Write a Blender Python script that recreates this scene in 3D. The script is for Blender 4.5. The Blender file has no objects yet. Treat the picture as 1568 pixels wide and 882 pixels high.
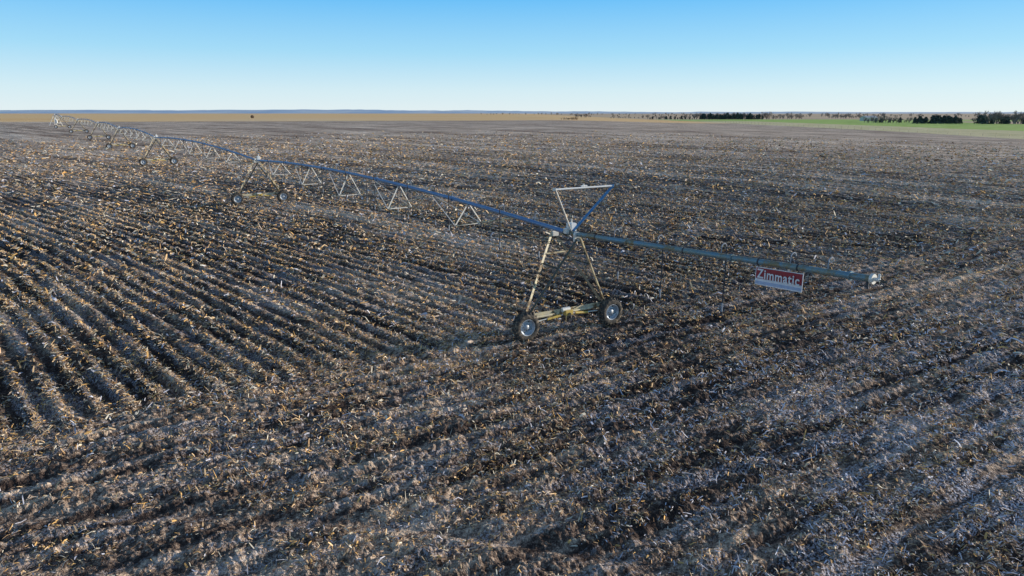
import bpy, math, random
import numpy as np
from mathutils import Vector, Matrix
random.seed(7); rng=np.random.default_rng(11)
scene=bpy.context.scene
scene.view_settings.view_transform='Standard'; scene.view_settings.look='None'; scene.view_settings.exposure=0

# ------------------------------------------------------------ noise
TAB=rng.random((8,512,512)).astype(np.float32)
def vnoise(x,y,seed=0):
    t=TAB[seed%8]; x=x+seed*37.3; y=y+seed*91.7
    xi=np.floor(x).astype(np.int64); yi=np.floor(y).astype(np.int64)
    fx=x-xi; fy=y-yi; fx=fx*fx*(3-2*fx); fy=fy*fy*(3-2*fy)
    a=t[xi%512,yi%512]; b=t[(xi+1)%512,yi%512]; c=t[xi%512,(yi+1)%512]; d=t[(xi+1)%512,(yi+1)%512]
    return (a*(1-fx)+b*fx)*(1-fy)+(c*(1-fx)+d*fx)*fy
def sstep(a,b,v):
    t=np.clip((v-a)/(b-a),0,1); return t*t*(3-2*t)

# ------------------------------------------------------------ terrain
_ty=np.arange(-200,9200,4.0)
_tz=np.interp(_ty,[-200,52,98,134,171,207,242,274,500,1000,2500,9200],[0,0,1.0,1.45,1.85,2.3,3.0,3.4,3.7,3.0,2.0,1.5])
k=np.ones(7)/7; _tz=np.convolve(np.pad(_tz,3,mode='edge'),k,'valid')
def base_h(x,y):
    side=1-0.65*sstep(20,140,x)
    return np.interp(y,_ty,_tz)*side
ROW=0.76; KC=.0013
def st_(x,y):
    s=.665*x+.747*y; t=-.747*x+.665*y
    u=np.clip(60-t,0,60)
    return s+KC*u*u+2*KC*60*np.maximum(-t,0), t
def rut_curve(x): return 12.75-0.015*(x+8)**2
def rut_mask(x,y):
    a=np.exp(-((y-rut_curve(x))/0.28)**2)*sstep(7,4,x)
    b=np.exp(-((y-rut_curve(x)+1.75)/0.25)**2)*sstep(7,4,x)*0.7
    q=-.545*x+.838*y
    c=np.exp(-((q-5.6-0.3*np.sin(x*.15))/0.3)**2)*sstep(2,5,x)
    return np.clip(a+b+c,0,1)
def detail_h(x,y):
    r=np.hypot(x,y)
    s,t=st_(x,y); q=-.545*x+.838*y; p=.838*x+.545*y
    head=1-sstep(20.0,21.8,q+1.6*(vnoise(x*.4,y*.4,1)-.5))
    fade=sstep(170,90,r)
    wob=vnoise(s*.5,t*.2,2)*2.4
    rowm=np.sin(2*np.pi*s/ROW+wob)*sstep(120,60,r)
    wob2=vnoise(q*.5,p*.25,3)*3.4
    rowh=np.sin(2*np.pi*q/ROW+wob2)*sstep(120,60,r)
    rows=(1-head)*(.078*rowm)*(0.4+1.0*vnoise(s*.35,t*.15,6))+head*.032*rowh*(.1+1.5*vnoise(q*.25,p*.15,4))
    cl=.10*(vnoise(x*5,y*5,4)-.5)+.09*(vnoise(x*2.3,y*2.3,5)-.5)+.07*(vnoise(x*11,y*11,6)-.5)*sstep(45,25,r)+.045*(vnoise(x*22,y*22,3)-.5)*sstep(24,16,r)
    rm=rut_mask(x,y)
    cl=cl*(1-.75*rm)
    big=.05*(vnoise(x*.5,y*.5,7)-.5)+.07*(vnoise(x*.13,y*.13,0)-.5)
    strk=.10*(vnoise(s*.45,t*.03,2)-.5)*sstep(30,80,r)*sstep(500,250,r)
    return (rows*(1-.8*rm)+cl)*fade+big*sstep(300,100,r)-.075*rm+strk
def H(x,y): return base_h(x,y)+detail_h(x,y)
def B(x,y): return float(base_h(np.array([float(x)]),np.array([float(y)]))[0])

# ------------------------------------------------------------ node helpers
def new_mat(name):
    m=bpy.data.materials.new(name); m.use_nodes=True
    return m,m.node_tree,m.node_tree.nodes['Principled BSDF']
class N:
    def __init__(s,nt,dim='3D'): s.nt=nt; s.dim=dim
    def link(s,a,b): s.nt.links.new(a,b)
    def m(s,op,a,b=None,c=None,clamp=False):
        n=s.nt.nodes.new('ShaderNodeMath'); n.operation=op; n.use_clamp=clamp
        for i,v in enumerate((a,b,c)):
            if v is None: continue
            if isinstance(v,(int,float)): n.inputs[i].default_value=v
            else: s.link(v,n.inputs[i])
        return n.outputs[0]
    def ss(s,v,a,b,lo=0.,hi=1.):
        n=s.nt.nodes.new('ShaderNodeMapRange'); n.interpolation_type='SMOOTHSTEP'
        if a>b: a,b,lo,hi=b,a,hi,lo
        s.link(v,n.inputs[0])
        for i,x in zip((1,2,3,4),(a,b,lo,hi)): n.inputs[i].default_value=x
        return n.outputs[0]
    def lin(s,x,y,a,b): return s.m('ADD',s.m('MULTIPLY',x,a),s.m('MULTIPLY',y,b))
    def comb(s,x,y,z=0.):
        n=s.nt.nodes.new('ShaderNodeCombineXYZ')
        for i,v in enumerate((x,y,z)):
            if isinstance(v,(int,float)): n.inputs[i].default_value=v
            else: s.link(v,n.inputs[i])
        return n.outputs[0]
    def noise(s,vec,scale,detail=2,rough=.5):
        n=s.nt.nodes.new('ShaderNodeTexNoise'); n.noise_dimensions=s.dim
        n.inputs['Scale'].default_value=scale
        n.inputs['Detail'].default_value=detail; n.inputs['Roughness'].default_value=rough
        if vec is not None: s.link(vec,n.inputs['Vector'])
        return n.outputs['Fac']
    def mix(s,f,a,b,mode='MIX'):
        n=s.nt.nodes.new('ShaderNodeMix'); n.data_type='RGBA'; n.blend_type=mode
        for i,v in ((0,f),(6,a),(7,b)):
            if isinstance(v,(int,float)): n.inputs[i].default_value=v
            elif isinstance(v,tuple): n.inputs[i].default_value=(*v,1)
            else: s.link(v,n.inputs[i])
        return n.outputs[2]
    def ramp(s,f,stops):
        n=s.nt.nodes.new('ShaderNodeValToRGB'); cr=n.color_ramp
        while len(cr.elements)<len(stops): cr.elements.new(.5)
        for e,(p,c) in zip(cr.elements,stops): e.position=p; e.color=(*c,1)
        s.link(f,n.inputs[0]); return n.outputs[0]

# ------------------------------------------------------------ ground material
gm,nt,bs=new_mat('field_soil'); n=N(nt,'2D')
geo=nt.nodes.new('ShaderNodeNewGeometry'); sep=nt.nodes.new('ShaderNodeSeparateXYZ')
n.link(geo.outputs['Position'],sep.inputs[0]); X,Y=sep.outputs[0],sep.outputs[1]
flat=n.comb(X,Y,0.)
s0=n.lin(X,Y,.665,.747); t_=n.lin(X,Y,-.747,.665); q_=n.lin(X,Y,-.545,.838); p_=n.lin(X,Y,.838,.545)
u_=n.m('MINIMUM',n.m('MAXIMUM',n.m('SUBTRACT',60.,t_),0.),60.)
s_=n.m('ADD',n.m('ADD',s0,n.m('MULTIPLY',n.m('MULTIPLY',u_,u_),KC)),n.m('MULTIPLY',n.m('MAXIMUM',n.m('MULTIPLY',t_,-1.),0.),2*KC*60))
head=n.ss(n.m('ADD',q_,n.noise(flat,.4,1)),20.6,22.,1.,0.)
mixf=lambda f,a,b: n.m('ADD',n.m('MULTIPLY',a,n.m('SUBTRACT',1.,f)),n.m('MULTIPLY',b,f))
A=mixf(head,s_,q_); Bc=mixf(head,t_,p_)
dist=n.m('SQRT',n.m('ADD',n.m('MULTIPLY',X,X),n.m('MULTIPLY',Y,Y)))
fine=n.noise(flat,7.,4,.7)
fine2=n.noise(flat,30.,1,.6)
streak=n.noise(n.comb(n.m('MULTIPLY',A,2.2),n.m('MULTIPLY',Bc,.35)),1.,2,.6)
mid=n.noise(n.comb(n.m('MULTIPLY',A,.9),n.m('MULTIPLY',Bc,.06)),1.,3,.7)
band=n.noise(n.comb(n.m('MULTIPLY',A,.16),n.m('MULTIPLY',Bc,.008)),1.,3,.6)
patch=n.noise(flat,.06,2,.5)
wave=n.m('SINE',n.m('ADD',n.m('MULTIPLY',A,2*math.pi/ROW),n.m('MULTIPLY',streak,2.)))
wave2=n.m('SINE',n.m('ADD',n.m('MULTIPLY',A,2*math.pi/6.1),n.m('MULTIPLY',mid,3.)))
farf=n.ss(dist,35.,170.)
v=n.m('ADD',n.m('MULTIPLY',fine,.55),n.m('MULTIPLY',streak,.35))
v=n.m('ADD',v,n.m('MULTIPLY',fine2,.25))
v=n.m('ADD',v,n.m('MULTIPLY',wave,.035))
v=n.m('ADD',v,n.m('MULTIPLY',n.m('SUBTRACT',band,.5),.5))
v=n.m('ADD',v,n.m('MULTIPLY',n.m('SUBTRACT',patch,.5),.3))
fv=n.m('ADD',n.m('MULTIPLY',n.m('SUBTRACT',mid,.5),.8),n.m('MULTIPLY',wave2,.025))
v=n.m('ADD',v,n.m('MULTIPLY',fv,n.ss(dist,25.,100.,.2,1.)))
soil=n.ramp(v,[(.44,(.042,.029,.025)),(.56,(.13,.092,.072)),(.66,(.40,.295,.22)),(.77,(.86,.66,.48))])
farsoil_lightened=n.ramp(v,[(.42,(.22,.155,.12)),(.54,(.46,.345,.26)),(.66,(.68,.53,.41)),(.80,(.90,.74,.58))])  # residue-covered soil lightened with distance, missing sunlight put into the albedo
soil=n.mix(farf,soil,farsoil_lightened)
fr=n.noise(n.comb(n.m('MULTIPLY',A,1.5),n.m('MULTIPLY',Bc,.2)),1.,4,.7)
area=n.m('MULTIPLY',n.ss(X,1.,12.),n.ss(q_,14.,5.))
frm=n.ss(n.m('ADD',fr,n.m('MULTIPLY',area,.05)),.50,.60)
frm=n.m('MULTIPLY',frm,n.m('ADD',n.m('MULTIPLY',area,.5),.42))
frm=n.m('MULTIPLY',frm,n.ss(n.noise(flat,17.,3,.7),.46,.58))
frm=n.m('MULTIPLY',frm,n.ss(dist,200.,50.))
soil=n.mix(frm,soil,(.80,.77,.82))
fst=n.noise(n.comb(n.m('MULTIPLY',X,.004),n.m('MULTIPLY',Y,.03)),1.,4,.6)
gold=n.ramp(fst,[(.3,(.88,.50,.20)),(.5,(.97,.63,.29)),(.7,(.92,.68,.42))])
tan=n.ramp(fst,[(.3,(.62,.44,.28)),(.5,(.76,.55,.36)),(.7,(.52,.40,.26))])
gn=n.noise(flat,.08,4,.6)
green=n.ramp(gn,[(.3,(.36,.50,.10)),(.7,(.52,.66,.20))])
yel=n.ramp(gn,[(.3,(.62,.54,.27)),(.7,(.82,.70,.42))])
wob=n.m('MULTIPLY',n.m('SUBTRACT',n.noise(flat,.02,2),.5),8.)
Xw=n.m('ADD',X,wob); Yw=n.m('ADD',Y,n.m('MULTIPLY',wob,2.))
col=n.mix(n.ss(n.m('ADD',Yw,n.m('MULTIPLY',X,-.25)),425.,440.),soil,gold)
east=n.mix(n.ss(Xw,196.,206.),yel,green)
east=n.mix(n.ss(n.m('ADD',Xw,n.m('MULTIPLY',Y,-.15)),250.,256.),east,tan)
strip=n.m('MULTIPLY',n.ss(Y,560.,600.),n.ss(Y,760.,720.))
east=n.mix(n.m('MULTIPLY',strip,.8),east,green)
east=n.mix(n.ss(Y,755.,765.),east,tan)
col=n.mix(n.ss(Xw,147.,149.),col,east)
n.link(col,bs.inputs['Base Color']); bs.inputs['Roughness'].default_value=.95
bs.inputs['Specular IOR Level'].default_value=.1
bump=nt.nodes.new('ShaderNodeBump'); bump.inputs['Strength'].default_value=1.; bump.inputs['Distance'].default_value=.07
n.link(n.noise(flat,9.,3,.75),bump.inputs['Height']); n.link(bump.outputs[0],bs.inputs['Normal'])

# ------------------------------------------------------------ mesh utils
def np_mesh(name,verts,quads,mat,smooth=False):
    me=bpy.data.meshes.new(name); me.vertices.add(len(verts)); me.vertices.foreach_set('co',verts.astype(np.float32).ravel())
    me.loops.add(quads.size); me.loops.foreach_set('vertex_index',quads.astype(np.int32).ravel())
    me.polygons.add(len(quads)); k=quads.shape[1]
    me.polygons.foreach_set('loop_start',(np.arange(len(quads))*k).astype(np.int32))
    me.polygons.foreach_set('use_smooth',np.full(len(quads),smooth))
    me.materials.append(mat); me.update(calc_edges=True); me.validate()
    ob=bpy.data.objects.new(name,me); scene.collection.objects.link(ob); return ob

FA=54.
ang=np.concatenate([np.arange(-FA,FA,.12),np.arange(FA,360-FA,4.)])
rad=np.concatenate([[.3,2,4,6,7.2],np.exp(np.arange(math.log(8),math.log(150),.0038)),np.exp(np.arange(math.log(150.6),math.log(9000),.02))])
an=np.radians(ang); R_,A_=np.meshgrid(rad,an,indexing='ij')
gx=R_*np.sin(A_); gy=R_*np.cos(A_)
infr=(np.degrees(A_)<=FA)
gz=base_h(gx,gy)+np.where(infr,1.,0.)*detail_h(gx,gy)
nv,na=len(rad),len(ang)
verts=np.stack([gx,gy,gz],-1).reshape(-1,3)
i,j=np.meshgrid(np.arange(nv-1),np.arange(na),indexing='ij'); j2=(j+1)%na
quads=np.stack([i*na+j,(i+1)*na+j,(i+1)*na+j2,i*na+j2],-1).reshape(-1,4)[:, ::-1]
ground=np_mesh('farm_field_ground',verts,quads,gm)

# ------------------------------------------------------------ crop residue
rm_,nt,bs=new_mat('crop_residue'); at=nt.nodes.new('ShaderNodeAttribute'); at.attribute_name='col'
nt.links.new(at.outputs['Color'],bs.inputs['Base Color']); bs.inputs['Roughness'].default_value=.8; bs.inputs['Specular IOR Level'].default_value=.15
def flakes(rmin,rmax,dens):
    area=.5*math.radians(2*52)*(rmax**2-rmin**2); M=int(area*dens)
    r=np.sqrt(rng.random(M)*(rmax**2-rmin**2)+rmin**2); a=np.radians(rng.uniform(-52,52,M))
    x=r*np.sin(a); y=r*np.cos(a)
    s,t=st_(x,y); q=-.545*x+.838*y; p=.838*x+.545*y
    hd=q<20.9
    aa=np.where(hd,q,s); bb=np.where(hd,p,t)
    rowp=.5+.5*np.sin(2*np.pi*aa/ROW+1.2)
    dn=vnoise(aa*1.6,bb*.5,5)*.65+vnoise(x*3,y*3,1)*.5+vnoise(x*.3,y*.3,6)*.4+np.where(hd,.12,.42)*rowp
    keep=(rng.random(M)<np.clip((dn-.58)*1.25,0.02,1))&(rng.random(M)>rut_mask(x,y)*.85)&(rng.random(M)<sstep(235,110,r))&(x<146)
    return x[keep],y[keep]
V=[];Q=[];C=[];off=0
pal=np.array([(.92,.64,.36),(.94,.56,.20),(.94,.84,.66),(.58,.46,.36),(.22,.135,.08),(.87,.85,.93),(.66,.42,.22)])
for rmin,rmax,dens,l,w in ((8,16,520,.042,.008),(16,26,300,.05,.011),(26,42,120,.065,.017),(42,70,42,.09,.028),(70,125,11,.13,.045),(125,235,4,.18,.065)):
    x,y=flakes(rmin,rmax,dens); M=len(x); z=H(x,y)
    ph=rng.uniform(0,2*np.pi,M); L=l*np.exp(np.clip(rng.normal(0,.5,M),-1.5,1.15)); W=w*np.exp(rng.normal(0,.4,M)); W=np.minimum(W,L*.6)
    up=np.where(rng.random(M)<.14,rng.uniform(.4,1.2,M),rng.normal(0,.22,M))
    if rmin>60: up*=.6
    roll=rng.uniform(-1.1,1.1,M)
    d=np.stack([np.cos(ph)*np.cos(up),np.sin(ph)*np.cos(up),np.sin(up)],-1)
    sd=np.stack([-np.sin(ph),np.cos(ph),np.zeros(M)],-1); u=np.cross(d,sd)
    sd2=sd*np.cos(roll)[:,None]+u*np.sin(roll)[:,None]
    c=np.stack([x,y,z+.012+np.abs(np.sin(up))*L*.7+rng.random(M)*.02],-1)
    bend=(L*rng.uniform(-.3,.5,M))[:,None]*np.array([[0,0,1.]])
    e0=c-d*L[:,None]; e1=c+d*L[:,None]; mid_=c+bend
    ws=sd2*W[:,None]
    vv=np.stack([e0-ws,e0+ws,mid_-ws,mid_+ws,e1-ws*.6,e1+ws*.6],1)
    V.append(vv.reshape(-1,3)); b=off+np.arange(M)*6
    Q.append(np.stack([np.stack([b,b+2,b+3,b+1],-1),np.stack([b+2,b+4,b+5,b+3],-1)],1).reshape(-1,4)); off+=M*6
    pr=np.array([.24,.17,.15,.15,.13,.07,.09]); ci=rng.choice(7,M,p=pr)
    frosty=(x>2)&(-.545*x+.838*y<14)&(rng.random(M)<.25); ci=np.where(frosty,5,ci)
    cc=pal[ci]*rng.uniform(.6,1.05,(M,1))
    C.append(np.repeat(cc,6,0))
res=np_mesh('crop_residue_litter',np.concatenate(V),np.concatenate(Q),rm_)
C=np.concatenate(C); ca=res.data.color_attributes.new('col','FLOAT_COLOR','POINT')
if len(res.data.vertices)==len(C): ca.data.foreach_set('color',np.concatenate([C,np.ones((len(C),1))],1).astype(np.float32).ravel())

# ------------------------------------------------------------ materials for machinery
def metal(name,c1,c2,metallic,rough,scale=6.,rust=None,rustamt=.62):
    m,nt,bs=new_mat(name); n=N(nt); tc=nt.nodes.new('ShaderNodeTexCoord')
    f=n.noise(tc.outputs['Object'],scale,4,.65)
    c=n.mix(n.ss(f,.35,.65),c1,c2)
    if rust:
        g=n.noise(tc.outputs['Object'],scale*.6,5,.7); c=n.mix(n.ss(g,rustamt-.06,rustamt+.04),c,rust)
    n.link(c,bs.inputs['Base Color']); bs.inputs['Metallic'].default_value=metallic
    rr=n.ss(f,.2,.8,rough-.08,rough+.12); n.link(rr,bs.inputs['Roughness']); return m
PIPE=metal('sky_tinted_pipe_steel',(.11,.22,.42),(.18,.30,.47),.35,.42,3)  # sky reflection and blue shade put into the galvanised pipe colour
OVER=metal('sky_tinted_galvanised_pipe',(.17,.30,.38),(.24,.31,.29),.35,.45,2.2,(.26,.22,.13),.54)  # galvanised pipe, teal sky reflection put into its colour, olive blotches over it
GALV=metal('galvanised_steel',(.78,.75,.68),(.86,.83,.76),.25,.45,5)
LEG=metal('sunlit_galvanised_leg_steel',(.74,.64,.40),(.56,.50,.38),.2,.5,4,(.18,.11,.05),.54)  # yellow sunlit tone put into the galvanised colour, dark rust over it
DARK=metal('dark_leg_steel',(.05,.06,.05),(.09,.09,.07),.2,.55,5)
BLUE=metal('blue_arm_steel',(.07,.24,.50),(.12,.32,.56),.2,.4,5)
RUB=metal('tyre_rubber',(.03,.028,.027),(.08,.07,.06),0,.85,9,(.26,.20,.14),.57)
RIM=metal('wheel_rim_steel',(.36,.42,.50),(.52,.55,.58),.3,.45,7,(.2,.15,.11),.64)
WHITE=metal('white_enamel',(.84,.84,.82),(.76,.76,.74),0,.4,4)
YEL=metal('yellow_guard',(.72,.50,.10),(.60,.42,.12),0,.5,8,(.15,.11,.07),.62)
HOSE=metal('black_hose',(.035,.035,.045),(.07,.07,.08),0,.6,8)
HGREY=metal('grey_fitting',(.28,.32,.38),(.40,.42,.46),.2,.5,8)
MATS=[PIPE,OVER,GALV,LEG,DARK,BLUE,RUB,RIM,WHITE,YEL,HOSE,HGREY]
class MB:
    def __init__(s): s.v=[];s.f=[];s.m=[];s.s=[]
    def add(s,vs,fs,mat,smooth=False):
        o=len(s.v); s.v+= [tuple(v) for v in vs]; s.f+=[tuple(o+i for i in f) for f in fs]
        k=MATS.index(mat); s.m+=[k]*len(fs); s.s+=[smooth]*len(fs)
    def path(s,pts,r,mat,nn=10,r1=None):
        pts=[Vector(p) for p in pts]; vs=[];fs=[]; K=len(pts)
        for i,p in enumerate(pts):
            d=(pts[min(i+1,K-1)]-pts[max(i-1,0)]).normalized()
            u=d.cross(Vector((0,0,1))); 
            if u.length<.05: u=d.cross(Vector((0.3,1,0)))
            u.normalize(); w=u.cross(d); rr=r if r1 is None else r+(r1-r)*i/(K-1)
            for a in range(nn):
                t=2*math.pi*(a+.5)/nn; vs.append(p+u*math.cos(t)*rr+w*math.sin(t)*rr)
        for i in range(K-1):
            for a in range(nn):
                b=(a+1)%nn; fs.append((i*nn+a,i*nn+b,(i+1)*nn+b,(i+1)*nn+a))
        s.add(vs,fs,mat,nn>6)
        s.add([vs[a] for a in range(nn)],[tuple(range(nn))[::-1]],mat); s.add([vs[(K-1)*nn+a] for a in range(nn)],[tuple(range(nn))],mat)
    def box(s,c,sz,mat,rz=0.,bev=0.):
        c=Vector(c); x,y,z=[k/2 for k in sz]; b=bev or min(x,y,z)*.18; vs=[]
        ring=[(x-b,y),(x,y-b),(x,-y+b),(x-b,-y),(-x+b,-y),(-x,-y+b),(-x,y-b),(-x+b,y)]
        for zz,k in ((-z,b),(-z+b,0),(z-b,0),(z,b)):
            for (px,py) in ring:
                qx=px-math.copysign(min(k,abs(px)),px); qy=py-math.copysign(min(k,abs(py)),py)
                vs.append(c+Vector((qx*math.cos(rz)-qy*math.sin(rz),qx*math.sin(rz)+qy*math.cos(rz),zz)))
        fs=[tuple(range(8))]
        for l in range(3):
            for a in range(8):
                e=(a+1)%8; fs.append((l*8+a,(l+1)*8+a,(l+1)*8+e,l*8+e))
        fs.append(tuple(range(24,32))[::-1]); s.add(vs,fs,mat)
    def angle(s,p,q,w,mat,side=Vector((0,1,0)),th=.009):
        p=Vector(p);q=Vector(q); d=(q-p).normalized(); u=(side-d*side.dot(d)).normalized(); v=d.cross(u)
        prof=[(0,0),(w,0),(w,th),(th,th),(th,w),(0,w)]
        vs=[p+u*a+v*b for a,b in prof]+[q+u*a+v*b for a,b in prof]
        fs=[(i,(i+1)%6,(i+1)%6+6,i+6) for i in range(6)]+[(5,4,3,2,1,0),(6,7,8,9,10,11)]
        s.add(vs,fs,mat)
    def lathe(s,c,prof,mat,nn=36,mat_smooth=True):
        c=Vector(c); vs=[];fs=[];K=len(prof)
        for (r,o) in prof:
            for a in range(nn):
                t=2*math.pi*a/nn; vs.append(c+Vector((r*math.cos(t),o,r*math.sin(t))))
        for i in range(K-1):
            for a in range(nn):
                b=(a+1)%nn; fs.append((i*nn+a,(i+1)*nn+a,(i+1)*nn+b,i*nn+b))
        s.add(vs,fs,mat,mat_smooth)
    def mesh(s,name):
        me=bpy.data.meshes.new(name); me.from_pydata(s.v,[],s.f)
        for m in MATS: me.materials.append(m)
        me.polygons.foreach_set('material_index',s.m); me.polygons.foreach_set('use_smooth',s.s); me.update(); return me
def obj(name,me,parent=None,loc=(0,0,0),rz=0):
    o=bpy.data.objects.new(name,me); scene.collection.objects.link(o); o.location=loc; o.rotation_euler=(0,0,rz)
    if parent: o.parent=parent
    return o

pivot=bpy.data.objects.new('center_pivot_irrigation_system',None); scene.collection.objects.link(pivot)

def wheel_mesh():
    b=MB()
    b.lathe((0,0,0),[(.30,-.125),(.325,-.15),(.40,-.165),(.47,-.16),(.515,-.135),(.53,-.08),(.533,0),(.53,.08),(.515,.135),(.47,.16),(.40,.165),(.325,.15),(.30,.125)],RUB,40)
    for k in range(22):
        t=2*math.pi*k/22
        for sd,dt in ((-1,0),(1,math.pi/22)):
            pts=[]
            for (y,da,r0) in ((.0,0,.552),(.09,.07,.552),(.155,.13,.515)):
                a=t+dt+da; pts.append((r0*math.cos(a),sd*y,r0*math.sin(a)))
            b.path(pts,.024,RUB,4)
    for sd in (-1,1):
        b.lathe((0,0,0),[(.315,sd*.14),(.30,sd*.148),(.285,sd*.12),(.275,sd*.05),(.22,sd*.03),(.17,sd*.045),(.1,sd*.055),(.09,sd*.085),(.0,sd*.09)],RIM,32)
    for k in range(8):
        t=2*math.pi*k/8; c=(.135*math.cos(t),-.05,.135*math.sin(t)); b.path([c,(c[0],-.075,c[2])],.014,DARK,6)
    for k in range(4):
        t=2*math.pi*k/4+.4; c=Vector((.225*math.cos(t),-.034,.225*math.sin(t))); b.path([c,c+Vector((0,-.006,0))],.03,DARK,8)
    return b.mesh('wheel')
WM=wheel_mesh()
HP=3.85
def tower_mesh():
    b=MB()
    zb=.82; xe=1.8; yb=.12
    b.angle((-xe,yb,zb),(xe,yb,zb),.11,LEG,Vector((0,1,0)))
    b.path([(-xe,yb-.02,zb-.05),(xe,yb-.02,zb-.05)],.055,LEG,8)
    for sg in (-1,1):
        x=sg*1.98
        b.box((x,.14,.56),(.26,.2,.30),DARK)
        b.path([(x,-.1,.55),(x,.24,.55)],.06,DARK,10)
        b.box((x-sg*.08,.14,.80),(.36,.14,.16),LEG)
        b.path([(x-sg*.15,.02,.6),(sg*.25,.0,.72)],.022,GALV,8)
        b.path([(sg*.95,.01,.645),(sg*.35,.0,.71)],.05,YEL,8)
        for yt in (1.0,-.5):
            mt=LEG if (yt>0)==(sg<0) else DARK  # legs share one steel, lit and dark sides put in by colour
            b.angle((sg*1.82,.12,.85),(sg*.07,yt,HP-.12),.095,mt,Vector((0,1,0)) if yt>0 else Vector((0,-1,0)),.014)
        f=.62
        a1=Vector((sg*1.82,.12,.85)).lerp(Vector((sg*.07,1.,HP-.12)),f); a2=Vector((sg*1.82,.12,.85)).lerp(Vector((sg*.07,-.5,HP-.12)),f)
        b.angle(a1,a2,.045,DARK,Vector((0,0,1)))
    for yt,f in ((1.,.74),(-.5,.78)):
        a1=Vector((-1.82,.12,.85)).lerp(Vector((-.07,yt,HP-.12)),f); a2=Vector((1.82,.12,.85)).lerp(Vector((.07,yt,HP-.12)),f)
        b.angle(a1,a2,.045,DARK if yt<0 else LEG,Vector((0,0,1)))
    b.path([(.0,-.02,HP-.3),(.9,.1,2.3),(1.55,.14,1.2),(.3,.1,.85)],.014,DARK,6)
    b.box((0,.0,.78),(.34,.2,.2),YEL); b.path([(.1,.05,.9),(-.25,.05,.9)],.085,GALV,12); b.path([(.0,.05,.75),(0,-.12,.72)],.07,DARK,12)
    b.path([(0,.95,HP),(0,1.05,HP)],.13,GALV,14); b.path([(0,-.5,HP),(0,-.4,HP)],.13,GALV,14)
    b.box((0,.95,HP-.16),(.26,.1,.16),GALV); b.box((0,-.45,HP-.16),(.26,.1,.16),GALV)
    b.path([(0,.1,HP),(0,.3,HP)],.12,DARK,14)
    return b.mesh('tower_frame')
TM=tower_mesh()
def boxmesh():
    b=MB(); b.box((.14,.1,HP+.19),(.26,.34,.36),WHITE); b.path([(.14,.1,HP+.37),(.14,.1,HP+.52)],.03,GALV,8); b.box((-.16,.0,HP+.1),(.14,.2,.2),GALV); return b.mesh('tower_box')
BXM=boxmesh()

TW=[(2.15,25.15),(-22.75,61.85),(-50,98),(-75.5,134.5),(-101,171),(-128,207),(-155,242)]
PC=(-178,274)
rot=[math.radians(31)]
for a,b_ in zip(TW[:],TW[1:]):
    d=Vector((b_[0]-a[0],b_[1]-a[1])); rot.append(math.atan2(d.y,d.x)-math.pi/2-(math.radians(4) if b_==TW[1] else 0))
tops=[]
for k,(x,y) in enumerate(TW):
    z=B(x,y)+(.02 if k<3 else .02)
    e=bpy.data.objects.new('drive_tower',None); scene.collection.objects.link(e); e.parent=pivot; e.location=(x,y,z-.02); e.rotation_euler=(0,0,rot[k])
    obj('tower_frame',TM,e); obj('tower_box',BXM,e)
    for sg in (-1,1):
        obj('wheel',WM,e,(sg*1.98,-.12,.55),0).rotation_euler=(0,sg*.7+k,0)
    tops.append(Vector((x,y,z-.02+HP)))
zp=B(*PC); tops.append(Vector((PC[0],PC[1],zp+HP)))

def span(b,P,Q,nst=5):
    d=Q-P; L=d.length; lat=Vector((d.y,-d.x,0)).normalized()
    f=lambda s: P+d*s+Vector((0,0,.55*4*s*(1-s)))
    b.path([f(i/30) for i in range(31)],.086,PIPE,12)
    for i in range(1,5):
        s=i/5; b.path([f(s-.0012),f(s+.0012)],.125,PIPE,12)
    dep=[0,1.0,1.3,1.4,1.3,1.0,0]
    prev={1:None,-1:None}
    for i in range(0,nst+2):
        s=i/(nst+1); c=f(s)
        for sg in (1,-1):
            if i==0: bt=f(.4/L)+lat*sg*.12-Vector((0,0,.42))
            elif i==nst+1: bt=f(1-.4/L)+lat*sg*.12-Vector((0,0,.42))
            else:
                bt=c+lat*sg*.68-Vector((0,0,dep[i]))
                b.angle(c-Vector((0,0,.06)),bt,.06,GALV,lat*sg)
                for ds in (-.5,.5):
                    if 0<s+ds/(nst+1)<1: b.angle(f(s+ds/(nst+1))-Vector((0,0,.07)),bt,.04,GALV if ds>0 else LEG,lat*sg,.006)
            if prev[sg] is not None: b.path([prev[sg],bt],.015,LEG,5)
            prev[sg]=bt
        if 0<i<nst+1: b.angle(c+lat*.68-Vector((0,0,dep[i])),c-lat*.68-Vector((0,0,dep[i])),.045,GALV,Vector((0,0,1)))
def drop(b,p,lat,length,stub=False,r=.02):
    pts=[p+Vector((0,0,.06)),p+Vector((0,0,.24))]
    for a in range(0,7):
        t=math.pi*a/6; pts.append(p+Vector((0,0,.26))+lat*(.11-.11*math.cos(t))+Vector((0,0,.10*math.sin(t))))
    b.path(pts,.017,HGREY,6)
    if stub: return
    q=pts[-1]; q1=q-Vector((0,0,length-.35)); b.path([q,q.lerp(q1,.5)+Vector((.02,.01,0)),q1],r,HOSE,6); q=q1
    b.path([q,q-Vector((0,0,.26))],.028,HGREY,8); q=q-Vector((0,0,.26)); b.path([q,q-Vector((0,0,.09))],.045,HOSE,8,r1=.03); b.path([q-Vector((0,0,.11)),q-Vector((0,0,.125))],.06,HOSE,8)
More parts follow.
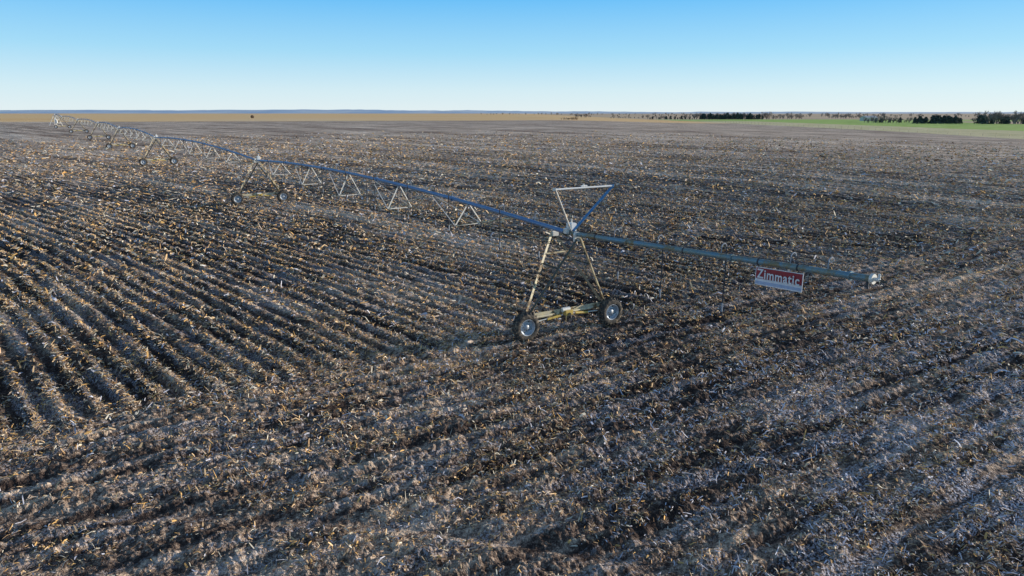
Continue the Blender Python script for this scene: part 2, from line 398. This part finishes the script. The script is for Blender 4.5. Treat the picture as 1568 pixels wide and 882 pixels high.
for k in range(len(tops)-1):
    P,Q=tops[k],tops[k+1]; b=MB(); span(b,P,Q); obj('pipe_span_truss',b.mesh('pipe_span_truss'),pivot)
    b=MB(); d=Q-P; lat=Vector((d.y,-d.x,0)).normalized(); nn=19
    for i in range(1,nn+1):
        s=i/(nn+1); drop(b,P+d*s+Vector((0,0,.55*4*s*(1-s))),lat*(1 if i%2 else -1),1.75+random.uniform(-.1,.15)+.3*4*s*(1-s),False,.022)
    obj('sprinkler_drops',b.mesh('sprinkler_drops'),pivot)
O0=tops[0].copy(); O1=Vector((8.5,15.66,4.40)); od=(O1-O0); OL=od.length; on=od.normalized(); olat=Vector((on.y,-on.x,0)).normalized()
b=MB(); b.path([O0+od*(i/12) for i in range(13)],.084,OVER,16)
for L in (3.1,7.4,10.9): b.path([O0+on*(L-.025),O0+on*(L+.025)],.115,OVER,16)
b.path([O0+on*(OL-.02),O0+on*(OL+.05)],.125,GALV,16); b.path([O0+on*OL,O0+on*(OL+.18)],.05,GALV,10); b.path([O0+on*(OL+.16),O0+on*(OL+.16)+Vector((0,0,.14))],.028,WHITE,8)
b.path([O0+on*(OL+.12)-olat*.02,O0+on*(OL+.36)+Vector((0,0,-.05))],.02,DARK,8)
b.path([O0+on*(OL-.1)-Vector((0,0,.07)),O0+on*(OL-.1)-Vector((0,0,.22))],.04,HOSE,8)
for L in (1.5,5.6,8.3,9.5): b.path([O0+on*(L-.02),O0+on*(L+.02)],.096,HOSE,12)
b.path([O0+on*(i*OL/14)+Vector((0,0,.10+.012*(i%2))) for i in range(13)],.012,HOSE,6)
obj('overhang_pipe',b.mesh('overhang_pipe'),pivot)
b=MB()
for L,ln,st in ((2.45,1.75,0),(4.5,2.05,0),(7.0,2.05,0),(9.25,1,1),(10.3,1,1)):
    drop(b,O0+on*L,-olat,ln,bool(st),.022)
obj('sprinkler_drops',b.mesh('overhang_drops'),pivot)
b=MB(); bx=Vector((math.cos(rot[0]),math.sin(rot[0]),0))
vc=O0+on*.75+Vector((0,0,1.72)); vl=vc-bx*1.27; vr=vc+bx*1.30; vb=O0+on*.1+Vector((0,0,.1))
b.angle(vb-bx*.05,vl,.07,GALV,on,.012); b.angle(vb+bx*.05,vr,.075,BLUE,on,.014)
b.path([vb+bx*.05,vr],.028,BLUE,8)
b.path([vl-bx*.04,vr+bx*.04],.034,WHITE,10)
b.path([vc-bx*.02,vc+Vector((0,0,.14))-bx*.02],.028,GALV,8); b.path([vc-bx*.12+Vector((0,0,.06)),vc+bx*.14+Vector((0,0,.06))],.03,WHITE,8)
b.box(vl,(.12,.06,.1),GALV); b.box(vr,(.12,.06,.1),BLUE)
obj('overhang_support_frame',b.mesh('overhang_support_frame'),pivot)
b=MB(); c=Vector((PC[0],PC[1],zp))
for sx in (-1,1):
    for sy in (-1,1): b.angle(c+Vector((sx*1.6,sy*1.6,-.1)),c+Vector((sx*.25,sy*.25,HP+.2)),.14,GALV,Vector((0,1,0)),.03)
for h in (.9,2.2):
    w=1.6-1.35*h/HP
    for q1,q2 in (((-1,-1),(1,-1)),((1,-1),(1,1)),((1,1),(-1,1)),((-1,1),(-1,-1))): b.angle(c+Vector((q1[0]*w,q1[1]*w,h)),c+Vector((q2[0]*w,q2[1]*w,h)),.1,GALV,Vector((0,0,1)),.02)
b.path([c,c+Vector((0,0,HP+.5))],.14,WHITE,12); b.path([c+Vector((0,0,HP+.5)),c+Vector((.3,-.45,HP+.4)),c+Vector((.6,-.9,HP))],.12,WHITE,12); b.box(c+Vector((1.1,-1.2,1.5)),(.7,.4,1.2),WHITE)
obj('pivot_point',b.mesh('pivot_point'),pivot)

# ------------------------------------------------------------ sign
sign=bpy.data.objects.new('hanging_sign',None); scene.collection.objects.link(sign)
def simple(name,c,rough=.5):
    m,nt,bs=new_mat(name); n=N(nt); tc=nt.nodes.new('ShaderNodeTexCoord'); f=n.noise(tc.outputs['Object'],9,5,.7)
    cc=n.mix(n.ss(f,.3,.75),c,tuple(v*.78 for v in c)); n.link(cc,bs.inputs['Base Color']); bs.inputs['Roughness'].default_value=rough; return m
sw=simple('sign_white',(.9,.9,.92)); sr=simple('sign_red',(.38,.035,.05)); sb=simple('sign_blue',(.48,.58,.78)); sk=simple('sign_dark',(.02,.02,.05))
nrm=Vector((on.y,-on.x,0)).normalized()
if nrm.dot(-O0)<0: nrm=-nrm
S0=O0+on*8.24-Vector((0,0,.13))+nrm*.02; SW=1.44; SH=.50
sd=Vector((on.x,on.y,on.z)); upv=Vector((0,0,1))
def board(name,a0,a1,h0,h1,d0,d1,mat,shear=0):
    vs=[]
    for dd in (d0,d1):
        for (a,h) in ((a0,h0),(a1,h0),(a1,h1),(a0,h1)): vs.append(S0+sd*(a+shear*h)+upv*(-SH+h)+nrm*dd)
    me=bpy.data.meshes.new(name); me.from_pydata(vs,[],[(0,3,2,1),(4,5,6,7),(0,1,5,4),(1,2,6,5),(2,3,7,6),(3,0,4,7)]); me.materials.append(mat)
    return obj(name,me,sign)
board('board',0,SW,0,SH,0,.012,sw)
board('red_panel',.02,SW-.02,.18,SH-.02,.0125,.016,sr)
board('blue_band',.02,SW-.02,.03,.11,.0125,.016,sb)
for a in (.08,.68,1.28): board('hanger',a-.015,a+.015,SH-.02,SH+.12,-.008,-.002,sk)
cu=bpy.data.curves.new('lettering','FONT'); cu.body='Zimmatic'; cu.size=.36; cu.extrude=.0008; cu.offset=.007; cu.align_x='LEFT'; cu.space_character=1.1
t=bpy.data.objects.new('lettering',cu); scene.collection.objects.link(t); cu.materials.append(sw)
bpy.context.view_layer.update(); w=max(t.dimensions.x,.1)
M=Matrix((sd,upv,nrm)).transposed().to_4x4(); M.translation=S0+sd*.06+upv*(-SH+.205)+nrm*.021
t.parent=sign; t.matrix_world=M@Matrix.Diagonal(((SW-.12)/w,1,1,1))

# ------------------------------------------------------------ vegetation (distant)
def leafmat(name,c1,c2):
    m,nt,bs=new_mat(name); n=N(nt); g=nt.nodes.new('ShaderNodeNewGeometry'); f=n.noise(g.outputs['Position'],.9,3,.6)
    n.link(n.mix(n.ss(f,.35,.65),c1,c2),bs.inputs['Base Color']); bs.inputs['Roughness'].default_value=.9; return m
BARK=leafmat('bare_branches',(.24,.20,.18),(.38,.33,.29)); CED=leafmat('cedar_foliage',(.07,.095,.09),(.13,.155,.125)); BUSH=leafmat('dry_brush',(.36,.25,.16),(.46,.33,.21))
def bare_tree(h,seed):
    R=random.Random(seed); V=[];F=[]
    def seg(p,q,r0,r1):
        d=(q-p).normalized(); u=d.orthogonal().normalized(); w=d.cross(u); o=len(V)
        for (c,r) in ((p,r0),(q,r1)):
            for a in range(3): t=2.094*a; V.append(c+u*math.cos(t)*r+w*math.sin(t)*r)
        for a in range(3): e=(a+1)%3; F.append((o+a,o+e,o+3+e,o+3+a))
    def grow(p,d,l,r,lev):
        q=p+d*l; seg(p,q,r,r*.7)
        if lev==0: return
        for _ in range(3 if lev<4 else 4):
            nd=(d+Vector((R.uniform(-1,1),R.uniform(-1,1),R.uniform(-.35,.7)))*.75).normalized()
            grow(p.lerp(q,R.uniform(.55,1)),nd,l*R.uniform(.55,.85),r*.62,lev-1)
    grow(Vector((0,0,-.2)),Vector((R.uniform(-.06,.06),R.uniform(-.06,.06),1)).normalized(),h*.3,h*.03,5)
    return np.array([tuple(v) for v in V]),np.array(F)
def cedar(h,seed,wid=.33):
    g=np.random.default_rng(seed); M=520
    z=g.random(M)**.8; rr=wid*h*(1-z)**.6*(.55+.5*g.random(M))*(1+.25*np.sin(z*9+seed)); a=g.uniform(0,6.283,M)
    c=np.stack([rr*np.cos(a),rr*np.sin(a),h*(.04+z*.96)],-1); sz=h*.075
    o=g.normal(0,1,(M,4,3))*sz*.8; v=(c[:,None]+o).reshape(-1,3); b=np.arange(M)*4
    q=np.stack([b,b+1,b+2,b+3],-1)
    tv=[]
    for k,(zz,r) in enumerate(((-.2,.035*h),(h*.85,.008*h))):
        for e in range(4): tv.append((r*math.cos(e*1.571),r*math.sin(e*1.571),zz))
    o2=len(v); tq=[(o2+e,o2+(e+1)%4,o2+4+(e+1)%4,o2+4+e) for e in range(4)]
    return np.concatenate([v,np.array(tv)]),np.concatenate([q,np.array(tq)])
BT=[bare_tree(1.,s) for s in range(4)]; CT=[cedar(1.,s) for s in range(4)]+[cedar(1.,9,.5)]
def mass(name,items,mat):
    V=[];Q=[];o=0
    for proto,x,y,h,wf in items:
        v,q=proto; a=random.uniform(0,6.28); c,s=math.cos(a),math.sin(a)
        vv=np.stack([(v[:,0]*c-v[:,1]*s)*h*wf+x,(v[:,0]*s+v[:,1]*c)*h*wf+y,v[:,2]*h+B(x,y)],-1); V.append(vv); Q.append(q+o); o+=len(v)
    return np_mesh(name,np.concatenate(V),np.concatenate(Q),mat)
def line(x0,y0,x1,y1,cnt,h0,h1,protos,jit=4,wf=1.):
    out=[]
    for k in range(cnt):
        t=(k+random.random())/cnt; out.append((random.choice(protos),x0+(x1-x0)*t,y0+(y1-y0)*t+random.uniform(-jit,jit),random.uniform(h0,h1)*random.choice((1,1,.75)),wf*random.uniform(.85,1.2)))
    return out
mass('distant_cedar_windbreak',line(150,775,200,770,13,2.,4.,CT)+line(205,770,275,770,34,3.5,7,CT),CED)
mass('distant_tree_line',line(150,780,200,780,12,6,10,BT)+line(200,780,285,780,38,9,14,BT)+line(288,800,332,800,16,6,10,BT)+line(405,900,450,900,16,6,10,BT),BARK)
mass('cedar_shelterbelt',line(264,462,293,458,18,3.,5.2,CT,2,1.2),CED)
mass('bare_tree_row',line(250,500,284,500,24,5,8.5,BT,3)+line(297,450,420,455,70,9,14,BT,5),BARK)
mass('cedar_grove',line(258,503,280,500,4,2,3.6,CT,3)+line(298,448,318,450,8,3.5,6.,CT,3)+line(325,448,420,452,20,2.5,5.5,CT,4),CED)
mass('scattered_bare_trees',line(89,1000,112,1000,10,7,11,BT)+line(126,900,170,900,12,4,7,BT)+line(330,1400,900,1300,80,7,13,BT,60)+line(-100,2200,700,2200,60,8,14,BT,150),BARK)
mass('dry_brush_thicket',line(34,480,45,480,14,2,3.8,BT,2,1.3),BUSH)
mass('distant_hedgerow',line(200,1500,1000,1300,40,2,4,CT,60)+line(480,620,800,700,40,4,8,CT,20),CED)

hb=MB(); 
hm,nt,bs=new_mat('bale_straw'); n=N(nt); tc=nt.nodes.new('ShaderNodeTexCoord'); f=n.noise(tc.outputs['Object'],6,5,.7); n.link(n.mix(f,(.05,.035,.025),(.16,.11,.07)),bs.inputs['Base Color']); bs.inputs['Roughness'].default_value=.95
MATS.append(hm)
prof=[(0,-.95),(.5,-1.0),(1.15,-.97),(1.32,-.85),(1.36,-.4),(1.34,0),(1.37,.4),(1.32,.85),(1.15,.97),(.5,1.0),(0,.95)]
hb.lathe((0,0,0),prof,hm,28); me=hb.mesh('round_hay_bale')
for v in me.vertices: v.co*=1+random.uniform(-.02,.03)
obj('round_hay_bale',me,None,(-228,618,B(-228,618)+1.25),.6)

fs_=bpy.data.objects.new('farm_shed',None); scene.collection.objects.link(fs_); fs_.location=(313,617,B(313,617)); fs_.rotation_euler=(0,0,.3)
wm=simple('shed_siding',(.7,.7,.68)); rf=simple('shed_roof',(.45,.47,.5)); dk=simple('shed_door',(.2,.2,.22))
def pm(name,v,f,m):
    me=bpy.data.meshes.new(name); me.from_pydata(v,[],f); me.materials.append(m); return obj(name,me,fs_)
w,l,h=6,4,2.8
pm('walls',[(-w,-l,0),(w,-l,0),(w,l,0),(-w,l,0),(-w,-l,h),(w,-l,h),(w,l,h),(-w,l,h),(-w,0,h+1.5),(w,0,h+1.5)],[(0,1,5,4),(1,2,6,9,5),(2,3,7,6),(3,0,4,8,7)],wm)
pm('roof',[(-w-.3,-l-.3,h-.05),(w+.3,-l-.3,h-.05),(w+.3,0,h+1.6),(-w-.3,0,h+1.6),(w+.3,l+.3,h-.05),(-w-.3,l+.3,h-.05)],[(0,1,2,3),(3,2,4,5)],rf)
pm('door',[(-1.6,-l-.01,0),(1.6,-l-.01,0),(1.6,-l-.01,2.4),(-1.6,-l-.01,2.4)],[(0,1,2,3)],dk)
pm('window',[(3,-l-.01,1.1),(4.2,-l-.01,1.1),(4.2,-l-.01,2),(3,-l-.01,2)],[(0,1,2,3)],dk)

fb=MB()
ys=list(range(150,500,6))
for y in ys:
    z=B(149.5,y); fb.path([(149.5,y,z-.2),(149.5+random.uniform(-.05,.05),y,z+1.3)],.05,LEG,5)
for h in (.4,.75,1.1):
    fb.path([(149.42,y,B(149.5,y)+h) for y in ys],.004,DARK,4)
obj('wire_fence',fb.mesh('wire_fence'))

hm2,nt,bs=new_mat('haze_blue_hills'); n=N(nt); g=nt.nodes.new('ShaderNodeNewGeometry'); f=n.noise(g.outputs['Position'],.002,5,.6)
n.link(n.mix(n.ss(f,.4,.6),(.38,.52,.68),(.55,.64,.72)),bs.inputs['Base Color']); bs.inputs['Roughness'].default_value=1.  # bluish air haze put into the base colour of the forested hills
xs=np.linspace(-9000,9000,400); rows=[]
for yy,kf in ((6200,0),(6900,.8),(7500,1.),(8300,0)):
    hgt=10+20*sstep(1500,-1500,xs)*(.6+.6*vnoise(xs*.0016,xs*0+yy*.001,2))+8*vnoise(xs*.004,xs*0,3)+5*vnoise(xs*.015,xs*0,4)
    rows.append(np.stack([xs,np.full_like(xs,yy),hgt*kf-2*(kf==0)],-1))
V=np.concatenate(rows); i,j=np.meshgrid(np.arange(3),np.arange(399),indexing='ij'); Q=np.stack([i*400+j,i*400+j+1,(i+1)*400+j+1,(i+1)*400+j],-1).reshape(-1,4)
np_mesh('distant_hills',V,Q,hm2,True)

# ------------------------------------------------------------ light
EL=math.radians(10.2); AZ=math.atan2(.97,.25)
wd=bpy.data.worlds.new('World'); scene.world=wd; wd.use_nodes=True; nt=wd.node_tree; n=N(nt)
sky=nt.nodes.new('ShaderNodeTexSky'); sky.sky_type='NISHITA'; sky.sun_disc=False; sky.sun_elevation=EL; sky.sun_rotation=AZ
sky.air_density=1.0; sky.dust_density=.1; sky.ozone_density=3; sky.altitude=0
tc=nt.nodes.new('ShaderNodeTexCoord'); sp=nt.nodes.new('ShaderNodeSeparateXYZ'); n.link(tc.outputs['Generated'],sp.inputs[0])
ST=.15
rp=n.ramp(sp.outputs[2],[(0.,(.80,.92,.97)),(.03,(.68,.88,.98)),(.08,(.38,.74,.99)),(.155,(.12,.53,1.0)),(.36,(.13,.25,.46)),(1.,(.11,.17,.28))])
vm=nt.nodes.new('ShaderNodeVectorMath'); vm.operation='SCALE'; n.link(rp,vm.inputs[0]); vm.inputs[3].default_value=1/ST
mx=n.mix(.88,sky.outputs[0],vm.outputs[0])
n.link(mx,nt.nodes['Background'].inputs[0]); nt.nodes['Background'].inputs[1].default_value=ST
sl=bpy.data.lights.new('sun','SUN'); sl.energy=5; sl.angle=math.radians(.5); sl.color=(1,.91,.78)
so=bpy.data.objects.new('sun',sl); scene.collection.objects.link(so)
sv=Vector((math.sin(AZ)*math.cos(EL),math.cos(AZ)*math.cos(EL),math.sin(EL))); so.rotation_euler=sv.to_track_quat('Z','Y').to_euler()
cd=bpy.data.cameras.new('camera'); cd.lens=24; cd.sensor_width=36; cd.clip_end=20000; cd.clip_start=.1
co=bpy.data.objects.new('camera',cd); scene.collection.objects.link(co); co.location=(0,0,8.2); co.rotation_euler=(math.radians(90-14.4),0,0)
scene.camera=co
